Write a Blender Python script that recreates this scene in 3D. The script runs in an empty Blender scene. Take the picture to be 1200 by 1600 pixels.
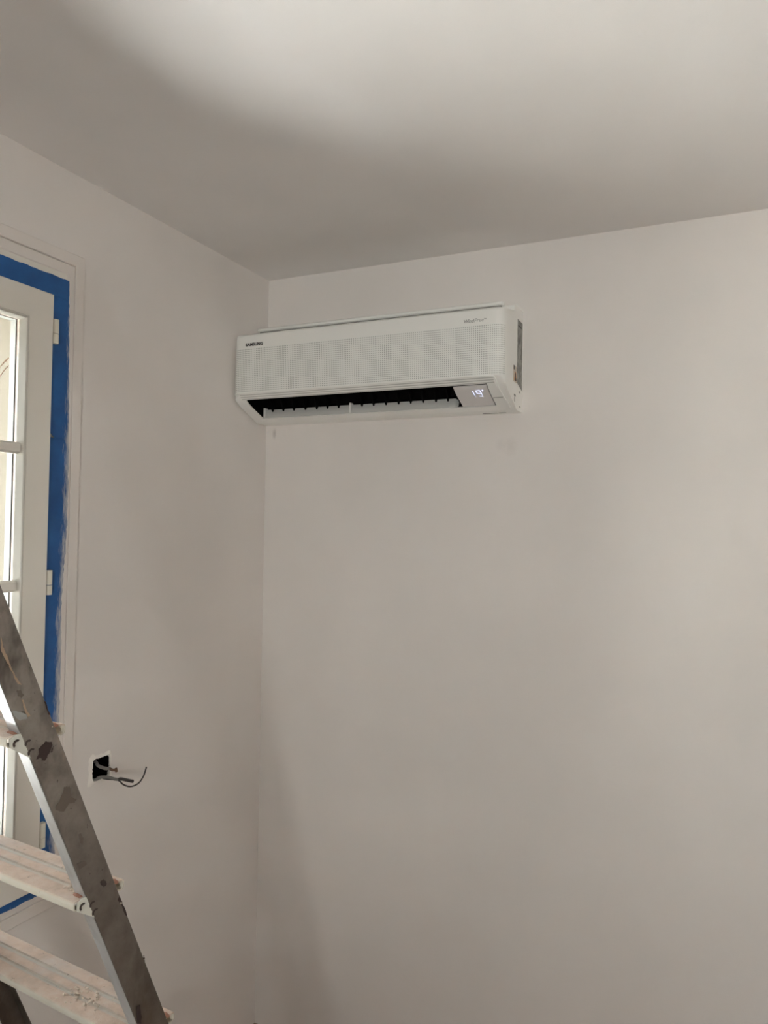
import bpy, bmesh, math, random
from mathutils import Vector, Matrix
random.seed(7)
D = bpy.data
SC = bpy.context.scene
COL = SC.collection
PI = math.pi

# ------------------------------------------------------------------ camera
CAM = Vector((1.46507, -2.21088, 1.66202))
YAW, PITCH, ROLL, FPX = -0.430156, 0.025550, 0.015647, 1194.40
fw = Vector((math.sin(YAW)*math.cos(PITCH), math.cos(YAW)*math.cos(PITCH), math.sin(PITCH)))
r0 = Vector((math.cos(YAW), -math.sin(YAW), 0)); u0 = r0.cross(fw)
rt = math.cos(ROLL)*r0 + math.sin(ROLL)*u0
up = -math.sin(ROLL)*r0 + math.cos(ROLL)*u0
cd = D.cameras.new('camera'); cam = D.objects.new('camera', cd); COL.objects.link(cam)
m = Matrix((rt, up, -fw)).transposed().to_4x4(); m.translation = CAM
cam.matrix_world = m
cd.sensor_fit = 'VERTICAL'; cd.sensor_height = 36.0; cd.lens = FPX*36/1600
cd.clip_start = 0.02; cd.clip_end = 500
SC.camera = cam

# ------------------------------------------------------------------ sky, sun, exposure
SUN = Vector((1.0, 1.6, 2.0)).normalized()      # direction towards the sun: high, behind the house corner
w = D.worlds.new('sky'); SC.world = w; w.use_nodes = True
nt = w.node_tree; nt.nodes.clear()
sky = nt.nodes.new('ShaderNodeTexSky'); sky.sky_type = 'NISHITA'; sky.sun_disc = False
sky.sun_elevation = math.asin(SUN.z); sky.sun_rotation = math.atan2(SUN.x, SUN.y)
sky.air_density = 1.0; sky.dust_density = 1.5; sky.ozone_density = 1.0
bg = nt.nodes.new('ShaderNodeBackground'); bg.inputs['Strength'].default_value = 0.06
wo = nt.nodes.new('ShaderNodeOutputWorld')
hs = nt.nodes.new('ShaderNodeHueSaturation'); hs.inputs['Saturation'].default_value = 0.15   # hazy sky
nt.links.new(sky.outputs[0], hs.inputs['Color']); nt.links.new(hs.outputs[0], bg.inputs[0]); nt.links.new(bg.outputs[0], wo.inputs[0])
sl = D.lights.new('sun', 'SUN'); sl.energy = 5.0; sl.angle = math.radians(0.53); sl.color = (1.0, 0.975, 0.955)
so = D.objects.new('sun', sl); COL.objects.link(so)
so.rotation_euler = SUN.to_track_quat('Z', 'Y').to_euler(); so.location = (2, 3, 9)
SC.view_settings.view_transform = 'Standard'; SC.view_settings.look = 'None'
SC.view_settings.gamma = 1.0; SC.view_settings.use_curve_mapping = False
SC.view_settings.exposure = 6.12
cy = SC.cycles
cy.use_denoising = True
cy.max_bounces = 14; cy.diffuse_bounces = 9; cy.glossy_bounces = 4; cy.transparent_max_bounces = 16
cy.sample_clamp_indirect = 0; cy.caustics_reflective = False; cy.caustics_refractive = False
try: cy.use_guiding = True
except Exception: pass

def portal(loc, rot, sx, sy):
    l = D.lights.new('window_portal', 'AREA'); l.shape = 'RECTANGLE'; l.size = sx; l.size_y = sy
    l.cycles.is_portal = True
    o = D.objects.new('window_portal', l); COL.objects.link(o); o.location = loc; o.rotation_euler = rot

# ------------------------------------------------------------------ materials
def mat(name, col, rough=0.6, metal=0.0, spec=0.5):
    m = D.materials.new(name); m.use_nodes = True
    b = m.node_tree.nodes['Principled BSDF']
    b.inputs['Base Color'].default_value = (*col, 1); b.inputs['Roughness'].default_value = rough
    b.inputs['Metallic'].default_value = metal; b.inputs['Specular IOR Level'].default_value = spec
    return m
class G:
    """small node helper"""
    def __init__(s, m): s.t = m.node_tree; s.b = s.t.nodes['Principled BSDF']; s.c = None
    def n(s, ty, **k):
        x = s.t.nodes.new(ty)
        for a, v in k.items(): setattr(x, a, v)
        return x
    def l(s, a, b): s.t.links.new(a, b)
    def obj(s):
        if s.c is None: s.c = s.n('ShaderNodeTexCoord')
        return s.c.outputs['Object']
    def noise(s, scale, detail=4, rough=0.6, vec=None, stretch=None):
        x = s.n('ShaderNodeTexNoise'); x.inputs['Scale'].default_value = scale
        x.inputs['Detail'].default_value = detail; x.inputs['Roughness'].default_value = rough
        v = vec or s.obj()
        if stretch:
            mp = s.n('ShaderNodeMapping'); mp.inputs['Scale'].default_value = stretch; s.l(v, mp.inputs[0]); v = mp.outputs[0]
        s.l(v, x.inputs['Vector']); return x.outputs['Fac']
    def ramp(s, fac, stops):
        x = s.n('ShaderNodeValToRGB'); e = x.color_ramp.elements
        while len(e) < len(stops): e.new(0.5)
        for el, (p, c) in zip(e, stops):
            el.position = p; el.color = (*c, 1) if not isinstance(c, (int, float)) else (c, c, c, 1)
        s.l(fac, x.inputs[0]); return x.outputs[0]
    def mix(s, fac, a, b, mode='MIX'):
        x = s.n('ShaderNodeMix', data_type='RGBA', blend_type=mode)
        for k, v in ((0, fac), (6, a), (7, b)):
            if isinstance(v, tuple): x.inputs[k].default_value = (*v, 1)
            elif isinstance(v, (int, float)): x.inputs[k].default_value = v
            else: s.l(v, x.inputs[k])
        return x.outputs[2]
    def math(s, op, a, b=0.0, c=0.0):
        x = s.n('ShaderNodeMath', operation=op)
        for k, v in enumerate((a, b, c)):
            if isinstance(v, (int, float)): x.inputs[k].default_value = v
            else: s.l(v, x.inputs[k])
        return x.outputs[0]
    def sep(s):
        x = s.n('ShaderNodeSeparateXYZ'); s.l(s.obj(), x.inputs[0]); return x.outputs
    def bump(s, h, strength=0.2, dist=0.002):
        x = s.n('ShaderNodeBump'); x.inputs['Strength'].default_value = strength; x.inputs['Distance'].default_value = dist
        s.l(h, x.inputs['Height']); s.l(x.outputs[0], s.b.inputs['Normal'])
    def color(s, c): s.l(c, s.b.inputs['Base Color'])

def paint(name, col, rough=0.75, var=0.035, spots=()):
    m = mat(name, col, rough, 0, 0.3); g = G(m)
    a = g.noise(1.7, 3, 0.5)
    c1 = tuple(x*(1-var) for x in col); c2 = tuple(min(1, x*(1+var)) for x in col)
    c = g.ramp(a, [(0.35, c1), (0.65, c2)])
    for (p, rad, sc, k) in spots:         # small smudges of dirt on the paint
        mp = g.n('ShaderNodeMapping', vector_type='POINT'); mp.inputs['Location'].default_value = tuple(-p[i]*sc[i] for i in range(3))
        mp.inputs['Scale'].default_value = sc; g.l(g.obj(), mp.inputs[0])
        ln = g.n('ShaderNodeVectorMath', operation='LENGTH'); g.l(mp.outputs[0], ln.inputs[0])
        q = g.math('ADD', ln.outputs['Value'], g.math('MULTIPLY', g.noise(90, 3), rad*1.1))
        f = g.ramp(q, [(rad*0.8, 1.0), (rad*1.9, 0.0)])
        c = g.mix(g.math('MULTIPLY', f, k), c, (0.22, 0.19, 0.17))
    g.color(c)
    h = g.math('ADD', g.math('MULTIPLY', g.noise(420, 2, 0.6), 0.25), g.math('MULTIPLY', g.noise(11, 3, 0.5), 1.2))
    g.bump(h, 0.25, 0.003)
    return m

WALLC = (0.80, 0.763, 0.738)
M = {}
M['wall_left'] = paint('wall_paint_left', WALLC)
M['wall_back'] = paint('wall_paint_back', WALLC, spots=[((0.0335, 0, 1.990), 0.0065, (1.0, 1, 0.40), 0.40), ((0.86, 0, 1.92), 0.018, (1, 1, 0.7), 0.10), ((0.83, 0, 1.925), 0.014, (1, 1, 0.8), 0.08)])
M['ceiling'] = paint('ceiling_paint', (0.80, 0.78, 0.768))
M['trim'] = paint('trim_paint', (0.80, 0.755, 0.72), 0.55, 0.03)
M['upvc'] = mat('white_upvc', (0.83, 0.80, 0.74), 0.32)
M['hinge'] = mat('cream_hinge', (0.80, 0.77, 0.67), 0.4)
M['gasket'] = mat('rubber_gasket', (0.008, 0.006, 0.005), 0.8, 0, 0.1)
M['spacer'] = mat('spacer_bar', (0.21, 0.145, 0.115), 0.45)
M['frame_out'] = mat('outer_frame_upvc', (0.30, 0.285, 0.25), 0.5)
M['bead'] = mat('bead_upvc', (0.66, 0.64, 0.59), 0.35)
M['bead_out'] = mat('outer_bead_upvc', (0.135, 0.14, 0.13), 0.5)
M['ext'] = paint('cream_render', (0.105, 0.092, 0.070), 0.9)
M['concrete'] = mat('concrete_floor', (0.30, 0.27, 0.24), 0.8)
g = G(M['concrete']); g.color(g.ramp(g.noise(3, 6), [(0.3, (0.28, 0.19, 0.13)), (0.7, (0.37, 0.26, 0.19))])); g.bump(g.noise(60, 4), 0.2)
M['ground'] = mat('brown_gravel', (0.14, 0.13, 0.11), 0.95)
g = G(M['ground']); g.color(g.ramp(g.noise(30, 8), [(0.3, (0.10, 0.095, 0.08)), (0.7, (0.17, 0.16, 0.135))]))
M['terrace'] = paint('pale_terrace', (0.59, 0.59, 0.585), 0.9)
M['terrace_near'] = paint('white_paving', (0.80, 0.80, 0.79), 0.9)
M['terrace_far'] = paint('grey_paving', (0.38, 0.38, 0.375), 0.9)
M['dark_stone'] = mat('dark_hedge', (0.05, 0.05, 0.045), 0.9)
M['plaster'] = mat('white_filler', (0.93, 0.90, 0.85), 0.9)
M['black'] = mat('black_plastic', (0.003, 0.0025, 0.003), 0.6, 0, 0.1)
M['ac'] = mat('white_ac_plastic', (0.88, 0.88, 0.855), 0.38)
M['ac_blade'] = mat('grey_white_blade', (0.62, 0.62, 0.60), 0.4)
M['slot'] = mat('grey_slot_plastic', (0.30, 0.30, 0.29), 0.6)
M['gap'] = mat('shadow_gap_plastic', (0.05, 0.05, 0.05), 0.7)
M['screen'] = mat('display_panel_plastic', (0.72, 0.70, 0.70), 0.25)
M['ink'] = mat('grey_ink', (0.06, 0.052, 0.05), 0.6)
M['ink_light'] = mat('light_grey_ink', (0.28, 0.28, 0.27), 0.6)
M['ink_pale'] = mat('pale_grey_ink', (0.45, 0.45, 0.44), 0.6)
M['label_grey'] = mat('grey_label', (0.2, 0.21, 0.20), 0.5)
g = G(M['label_grey']); g.color(g.ramp(g.noise(75, 3, 0.7, stretch=(1, 1, 0.45)), [(0.36, (0.10, 0.10, 0.095)), (0.5, (0.22, 0.225, 0.21)), (0.62, (0.38, 0.385, 0.36))]))
M['label_orange'] = mat('orange_mark', (0.55, 0.22, 0.07), 0.5)
M['label_paper'] = mat('label_paper', (0.62, 0.56, 0.48), 0.6)
dm = D.materials.new('display_glow'); dm.use_nodes = True; b = dm.node_tree.nodes['Principled BSDF']
b.inputs['Base Color'].default_value = (0.6, 0.6, 0.75, 1)
b.inputs['Emission Color'].default_value = (0.62, 0.68, 1.0, 1); b.inputs['Emission Strength'].default_value = 0.018
M['glow'] = dm
# perforated front
m_ = mat('perforated_ac_plastic', (0.8, 0.8, 0.77), 0.42); g = G(m_)
sx = g.sep()
def cell(v, p, off=0.0): return g.math('SUBTRACT', g.math('FRACT', g.math('ADD', g.math('DIVIDE', v, p), off)), 0.5)
pit = 0.0060
row = g.math('MULTIPLY', g.math('FLOOR', g.math('MULTIPLY', g.math('MODULO', g.math('FLOOR', g.math('DIVIDE', sx[2], pit)), 2.0), 1.0)), 0.5)
along = g.math('ADD', sx[0], sx[1])
dx = cell(along, pit)
dz = cell(sx[2], pit)
dist = g.math('SQRT', g.math('ADD', g.math('MULTIPLY', dx, dx), g.math('MULTIPLY', dz, dz)))
dots = g.ramp(dist, [(0.17, 1.0), (0.34, 0.0)])
g.color(g.mix(g.math('MULTIPLY', dots, 0.60), (0.87, 0.88, 0.855), (0.10, 0.10, 0.10)))
M['perf'] = m_
m_ = mat('ribbed_ac_plastic', (0.8, 0.795, 0.765), 0.4); g = G(m_)
sx = g.sep(); q = g.math('ABSOLUTE', cell(sx[2], 0.0055)); g.color(g.ramp(q, [(0.12, (0.55, 0.55, 0.53)), (0.3, (0.88, 0.88, 0.855))])); M['rib'] = m_
# blue tape: paint smears along the outer edge
m_ = mat('blue_masking_tape', (0.012, 0.10, 0.34), 0.55); g = G(m_)
cB = g.ramp(g.noise(14, 4, 0.6), [(0.3, (0.010, 0.080, 0.27)), (0.7, (0.014, 0.125, 0.40))])
sep = g.sep()
edge = g.math('MAXIMUM', g.math('ADD', sep[1], 0.893), g.math('SUBTRACT', 0.8165, sep[2]))
low = g.ramp(sep[2], [(0.0, 1.0), (1.0, 0.0)])
lowm = g.n('ShaderNodeMapRange'); g.l(sep[2], lowm.inputs[0]); lowm.inputs[1].default_value = 1.75; lowm.inputs[2].default_value = 1.25; lowm.inputs[3].default_value = -0.006; lowm.inputs[4].default_value = 0.008; 
nn = g.math('MULTIPLY', g.math('SUBTRACT', g.noise(60, 5, 0.75, stretch=(1, 2.2, 0.35)), 0.5), 0.06)
sm = g.math('ADD', g.math('ADD', g.math('SUBTRACT', edge, 0.010), lowm.outputs[0]), nn)
f = g.ramp(sm, [(0.004, 0.0), (0.022, 0.85)])
g.color(g.mix(f, cB, (0.62, 0.60, 0.58))); M['tape'] = m_
# glass
m_ = D.materials.new('window_glass'); m_.use_nodes = True; t = m_.node_tree; t.nodes.clear()
tr = t.nodes.new('ShaderNodeBsdfTransparent'); gl = t.nodes.new('ShaderNodeBsdfGlossy'); gl.inputs['Roughness'].default_value = 0.02
tr.inputs[0].default_value = (0.93, 0.95, 0.94, 1)
fr = t.nodes.new('ShaderNodeFresnel'); fr.inputs[0].default_value = 1.45; mx = t.nodes.new('ShaderNodeMixShader'); ou = t.nodes.new('ShaderNodeOutputMaterial')
t.links.new(fr.outputs[0], mx.inputs[0]); t.links.new(tr.outputs[0], mx.inputs[1]); t.links.new(gl.outputs[0], mx.inputs[2]); t.links.new(mx.outputs[0], ou.inputs[0])
M['glass'] = m_
# ladder
m_ = mat('dirty_aluminium_stile', (0.25, 0.22, 0.2), 0.55, 0.25); g = G(m_)
c = g.ramp(g.noise(16, 6, 0.65), [(0.25, (0.10, 0.082, 0.066)), (0.48, (0.225, 0.195, 0.17)), (0.7, (0.31, 0.28, 0.25))])
c = g.mix(g.ramp(g.noise(9, 5, 0.7, stretch=(1, 1, 0.5)), [(0.50, 0.0), (0.64, 0.85)]), c, (0.065, 0.050, 0.040))
c = g.mix(g.ramp(g.noise(7.3, 4, 0.6, stretch=(1, 2.5, 0.6)), [(0.60, 0.0), (0.72, 0.7)]), c, (0.42, 0.33, 0.25))
c = g.mix(g.ramp(g.noise(150, 2, 0.5), [(0.70, 0.0), (0.74, 0.8)]), c, (0.04, 0.03, 0.025))
zz = g.sep()[2]; mr = g.n('ShaderNodeMapRange'); g.l(zz, mr.inputs[0]); mr.inputs[1].default_value = 1.40; mr.inputs[2].default_value = 0.95; mr.inputs[3].default_value = 0.0; mr.inputs[4].default_value = 0.85
c = g.mix(g.math('MULTIPLY', mr.outputs[0], g.ramp(g.noise(6, 4, 0.6), [(0.3, 0.45), (0.6, 1.0)])), c, (0.095, 0.070, 0.052))
g.color(c); g.bump(g.noise(200, 4, 0.7), 0.3, 0.001); M['stile'] = m_
m_ = mat('bare_aluminium', (0.55, 0.56, 0.58), 0.45, 0.55); g = G(m_)
g.color(g.ramp(g.noise(25, 5, 0.6, stretch=(1, 1, 0.3)), [(0.3, (0.42, 0.41, 0.41)), (0.6, (0.60, 0.61, 0.63))])); M['alu'] = m_
m_ = mat('plaster_dusted_tread', (0.62, 0.53, 0.46), 0.85); g = G(m_)
c = g.ramp(g.noise(22, 6, 0.7), [(0.28, (0.50, 0.385, 0.30)), (0.5, (0.66, 0.51, 0.41)), (0.72, (0.70, 0.61, 0.53))])
c = g.mix(g.ramp(g.noise(9, 4, 0.6), [(0.52, 0.0), (0.7, 0.55)]), c, (0.58, 0.55, 0.525))
sp = g.sep()
gr = g.math('ABSOLUTE', g.math('SUBTRACT', g.math('ABSOLUTE', sp[1]), 0.01225))
grm = g.math('MULTIPLY', g.ramp(gr, [(0.0030, 1.0), (0.0045, 0.0)]), g.ramp(g.noise(12, 3, 0.6), [(0.40, 0.15), (0.55, 0.9)]))
c = g.mix(grm, c, (0.40, 0.40, 0.385))
c = g.mix(g.ramp(g.math('MULTIPLY', sp[2], -1.0), [(0.0022, 0.0), (0.0035, 0.9)]), c, (0.66, 0.63, 0.55))
c = g.mix(g.ramp(g.noise(95, 3, 0.6), [(0.67, 0.0), (0.72, 0.6)]), c, (0.22, 0.17, 0.14))
g.color(c); g.bump(g.noise(130, 5, 0.7), 0.6, 0.003); M['tread'] = m_
M['rust'] = mat('rust_red_primer', (0.40, 0.19, 0.125), 0.7)
M['bracket'] = mat('white_painted_bracket', (0.66, 0.655, 0.59), 0.6)
M['dark_metal'] = mat('dark_rivet', (0.05, 0.035, 0.03), 0.6)
M['maroon'] = mat('dark_maroon_paint', (0.045, 0.027, 0.024), 0.7)
M['stain'] = mat('dark_grime', (0.135, 0.108, 0.086), 0.7)
M['greyblue'] = mat('grey_paint_smear', (0.30, 0.30, 0.29), 0.7)
M['tan'] = mat('tan_paint_streak', (0.40, 0.285, 0.20), 0.75)
M['crumb'] = mat('plaster_crumb', (0.68, 0.58, 0.48), 0.9)
M['cable'] = mat('grey_cable_sheath', (0.20, 0.19, 0.18), 0.5)
M['cable_dark'] = mat('dark_cable_sheath', (0.035, 0.03, 0.03), 0.45)
M['copper'] = mat('brown_core', (0.16, 0.085, 0.05), 0.5)
M['rubber'] = mat('black_rubber', (0.02, 0.02, 0.02), 0.7)

# ------------------------------------------------------------------ mesh helpers
def link(name, me, m, parent=None, smooth=None, origin=None):
    me.materials.append(m)
    o = D.objects.new(name, me); COL.objects.link(o)
    if origin is not None: o.location = origin
    if parent is not None: o.parent = parent
    if smooth is not None:
        me.polygons.foreach_set('use_smooth', [True]*len(me.polygons))
        me.set_sharp_from_angle(angle=math.radians(smooth))
    return o
def bm_new(): return bmesh.new()
def fin(bm, name, m, parent=None, smooth=None, off=(0, 0, 0), bevel=0, seg=2):
    """off = world position of the parent thing: vertices given in world space become local"""
    bmesh.ops.remove_doubles(bm, verts=bm.verts, dist=1e-6)
    bmesh.ops.recalc_face_normals(bm, faces=bm.faces)
    if bevel:
        es = [e for e in bm.edges if len(e.link_faces) == 2 and e.calc_face_angle(0) > 0.6]
        bmesh.ops.bevel(bm, geom=es, offset=bevel, segments=seg, affect='EDGES', profile=0.5)
        if smooth is None: smooth = 40
    bmesh.ops.translate(bm, verts=bm.verts, vec=-Vector(off))
    me = D.meshes.new(name); bm.to_mesh(me); bm.free()
    return link(name, me, m, parent, smooth)
def box(bm, a, b):
    a, b = Vector(a), Vector(b)
    v = [bm.verts.new((x, y, z)) for x in (a.x, b.x) for y in (a.y, b.y) for z in (a.z, b.z)]
    for f in ((0, 1, 3, 2), (4, 6, 7, 5), (0, 4, 5, 1), (2, 3, 7, 6), (0, 2, 6, 4), (1, 5, 7, 3)):
        bm.faces.new([v[i] for i in f])
def prism(bm, ring_a, ring_b, cap=True):
    A = [bm.verts.new(p) for p in ring_a]; B = [bm.verts.new(p) for p in ring_b]; n = len(A)
    for i in range(n): bm.faces.new((A[i], A[(i+1) % n], B[(i+1) % n], B[i]))
    if cap: bm.faces.new(A); bm.faces.new(B[::-1])
def loft(bm, rings, closed=True, cap=True):
    R = [[bm.verts.new(p) for p in r] for r in rings]; n = len(R[0])
    for A, B in zip(R[:-1], R[1:]):
        for i in range(n if closed else n-1): bm.faces.new((A[i], A[(i+1) % n], B[(i+1) % n], B[i]))
    if cap and closed: bm.faces.new(R[0]); bm.faces.new(R[-1][::-1])
    return R
def spline(pts, n=8):
    pts = [Vector(p) for p in pts]; P = [pts[0]*2-pts[1]] + pts + [pts[-1]*2-pts[-2]]; out = []
    for i in range(1, len(P)-2):
        for k in range(n):
            t = k/n; a, b, c, d = P[i-1:i+3]
            out.append(0.5*((2*b)+(c-a)*t+(2*a-5*b+4*c-d)*t*t+(3*b-a-3*c+d)*t**3))
    return out + [pts[-1]]
def tube(bm, pts, rad, n=8):
    rings = []; up = Vector((0.2, 0.3, 1)).normalized()
    for i, p in enumerate(pts):
        t = (pts[min(i+1, len(pts)-1)] - pts[max(i-1, 0)]).normalized()
        a = t.cross(up).normalized(); b2 = t.cross(a)
        rr = rad[i] if isinstance(rad, (list, tuple)) else rad
        rings.append([p + rr*(math.cos(2*PI*k/n)*a + math.sin(2*PI*k/n)*b2) for k in range(n)])
    loft(bm, rings)
def thing(name, label, cat, loc=(0, 0, 0), rz=0, group=None):
    o = D.objects.new(name, None); COL.objects.link(o); o.empty_display_size = 0.1
    o.location = loc; o.rotation_euler = (0, 0, rz); tag(o, label, cat, group); return o
def tag(o, label, cat, group=None):
    o['label'] = label; o['category'] = cat
    if group: o['group'] = group
    return o
def struct(o): o['kind'] = 'structure'; return o
def text(body, size, m, name, parent, mw, shear=0.0, ext=0.0003, spacing=1.0, bold=0.0):
    c = D.curves.new(name, 'FONT'); c.body = body; c.size = size; c.shear = shear; c.extrude = ext; c.space_character = spacing; c.offset = bold
    o = D.objects.new(name, c); COL.objects.link(o)
    dg = bpy.context.evaluated_depsgraph_get(); dg.update()
    me = D.meshes.new_from_object(o.evaluated_get(dg)); D.objects.remove(o); D.curves.remove(c)
    xs = [v.co.x for v in me.vertices]; x0, x1 = min(xs), max(xs)
    me.transform(Matrix.Translation((-x0, 0, 0))); me.transform(mw); me.materials.clear(); me.name = name
    return link(name, me, m, parent), x1-x0

# pixel of the photograph -> point on a plane x = const (used once to read off real positions)
def onx(px, py, x):
    d = fw + (px-600)/FPX*rt - (py-800)/FPX*up
    return CAM + d*((x-CAM.x)/d.x)

# ------------------------------------------------------------------ room shell
H = 2.5214
XR, YF = 3.5, -4.1
WT = 0.22
BOUNCE_X, HELPER_H, ROOF = -5.2, 6.0, 7.0
def rects_with_holes(u0, u1, v0, v1, holes):
    us = sorted({u0, u1, *[h[0] for h in holes], *[h[1] for h in holes]}); vs = sorted({v0, v1, *[h[2] for h in holes], *[h[3] for h in holes]})
    for a, b2 in zip(us[:-1], us[1:]):
        for c, d in zip(vs[:-1], vs[1:]):
            mu, mv = (a+b2)/2, (c+d)/2
            if not any(h[0] < mu < h[1] and h[2] < mv < h[3] for h in holes): yield a, b2, c, d
WIN_R, WIN_L = -0.860, -2.000          # opening in the inner layer
HB = (-0.7545, -0.6935, 1.0205, 1.0787)  # the square hole for the socket box
bm = bm_new()
for a, b2, c, d in rects_with_holes(YF, 0, 0, H, [(WIN_L, WIN_R, 0.80, 2.27), HB]): box(bm, (-0.06, a, c), (0, b2, d))
struct(fin(bm, 'wall_left', M['wall_left']))
bm = bm_new()
for a, b2, c, d in rects_with_holes(YF-0.3, 0.06, -0.8, 3.0, [(-1.89, -0.97, 0.86, 2.17)]): box(bm, (-WT, a, c), (-0.0605, b2, d))
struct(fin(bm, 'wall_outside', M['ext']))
bm = bm_new(); box(bm, (-0.06, 0, 0), (XR+0.06, 0.06, H)); struct(fin(bm, 'wall_back', M['wall_back']))
bm = bm_new(); box(bm, (XR, YF, 0), (XR+0.2, 0, H)); struct(fin(bm, 'wall_right', M['wall_left']))
FW = (1.85, 2.5, 0.9, 1.82)           # unseen window in the wall behind the camera, sized and placed for fill light
bm = bm_new()
for a, b2, c, d in rects_with_holes(-0.06, XR+0.2, 0, H, [FW]): box(bm, (a, YF-0.3, c), (b2, YF, d))
struct(fin(bm, 'wall_front', M['wall_left']))
bm = bm_new(); box(bm, (-0.06, YF-0.3, -0.8), (XR+0.2, 0.06, 0)); struct(fin(bm, 'floor', M['concrete']))
bm = bm_new(); box(bm, (-0.06, YF-0.3, H), (XR+0.2, 0.06, 3.0)); struct(fin(bm, 'ceiling', M['ceiling']))
bm = bm_new(); box(bm, (-WT, YF-0.3, 3.0), (XR+0.2, 0.06, ROOF)); struct(fin(bm, 'wall_upper_floor', M['ext']))  # unseen upper storey, its height set for the shadow it throws outside
bm = bm_new(); box(bm, (-12.0, -12.4, -0.8), (14, -12.0, 3.4)); struct(fin(bm, 'wall_garden', M['terrace']))  # unseen pale wall added to reflect level sunlight through the rear window
bm = bm_new(); box(bm, (-60, -60, -0.85), (60, 60, -0.8)); struct(fin(bm, 'ground_outside', M['ground']))
bm = bm_new(); box(bm, (BOUNCE_X, -42.0, -0.799), (-2.6, 12.0, -0.79)); struct(fin(bm, 'terrace', M['terrace_far']))  # unseen outer paving, greyed to weaken the grazing bounce light
bm = bm_new(); box(bm, (-2.6, -42.0, -0.799), (-WT, 12.0, -0.79)); struct(fin(bm, 'terrace', M['terrace_near']))  # unseen white paving added to throw steep light up to the ceiling
bm = bm_new(); box(bm, (-12.5, -42, -0.8), (-12.0, -17, HELPER_H)); struct(fin(bm, 'wall_garden', M['terrace']))  # unseen pale wall added to bounce level light through the left window
bm = bm_new(); box(bm, (-12.9, -17, -0.8), (-12.0, 12, HELPER_H)); struct(fin(bm, 'wall_hedge', M['dark_stone']))  # unseen dark block added to cut low daylight at the left window
bm = bm_new(); box(bm, (-WT, YF-12.0, -0.799), (XR+8, YF-0.3, -0.79)); struct(fin(bm, 'terrace', M['terrace']))  # unseen pale ground added to bounce daylight into the rear window

# ------------------------------------------------------------------ mitred frame pieces
def side_piece(bm, side, outer, prof):
    """outer=(y0,y1,z0,z1); prof = closed ring of (w, x): w inward from the outer edge"""
    y0, y1, z0, z1 = outer
    if side == 'right':  A = [(x, y1-w_, z0+w_) for w_, x in prof]; B = [(x, y1-w_, z1-w_) for w_, x in prof]
    if side == 'left':   A = [(x, y0+w_, z0+w_) for w_, x in prof]; B = [(x, y0+w_, z1-w_) for w_, x in prof]
    if side == 'top':    A = [(x, y0+w_, z1-w_) for w_, x in prof]; B = [(x, y1-w_, z1-w_) for w_, x in prof]
    if side == 'bottom': A = [(x, y0+w_, z0+w_) for w_, x in prof]; B = [(x, y1-w_, z0+w_) for w_, x in prof]
    prism(bm, A, B)
SIDES = ('right', 'left', 'top', 'bottom')
def four(names, outer, prof, m, parent, off, sides=SIDES, bevel=0.0):
    for s in sides:
        bm = bm_new(); side_piece(bm, s, outer, prof)
        fin(bm, names if isinstance(names, str) else names[s], m, parent, off=off, bevel=bevel, smooth=35 if bevel else None)

# ------------------------------------------------------------------ window_1 in the left wall
WO = Vector((0, -1.43, 0.76))
win = D.objects.new('window_1', None); COL.objects.link(win); win.location = WO; struct(win)
OUT = (-2.037, -0.8225, 0.7650, 2.3235)
four('trim_board', OUT, [(0, 0), (0, 0.0055), (0.002, 0.0075), (0.0275, 0.0075), (0.0285, 0.0065), (0.0285, 0)], M['trim'], win, WO)
four('casing_board', (OUT[0]+0.0295, OUT[1]-0.0295, OUT[2]+0.0295, OUT[3]-0.0315), [(0, 0), (0, 0.0045), (0.0015, 0.0060), (0.022, 0.0060), (0.024, 0.004), (0.024, 0)], M['trim'], win, WO)
FRO = (OUT[0]+0.045, OUT[1]-0.045, OUT[2]+0.045, OUT[3]-0.062)
four('fixed_frame', (-2.0, -0.86, 0.80, 2.268), [(0, -0.0345), (0, -0.0003), (-0.008, 0.003), (0.040, 0.003), (0.040, -0.0345)], M['upvc'], win, WO)
four('outer_frame', (-2.0, -0.86, 0.80, 2.268), [(0, -0.058), (0, -0.035), (0.108, -0.035), (0.108, -0.058)], M['frame_out'], win, WO)
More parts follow.
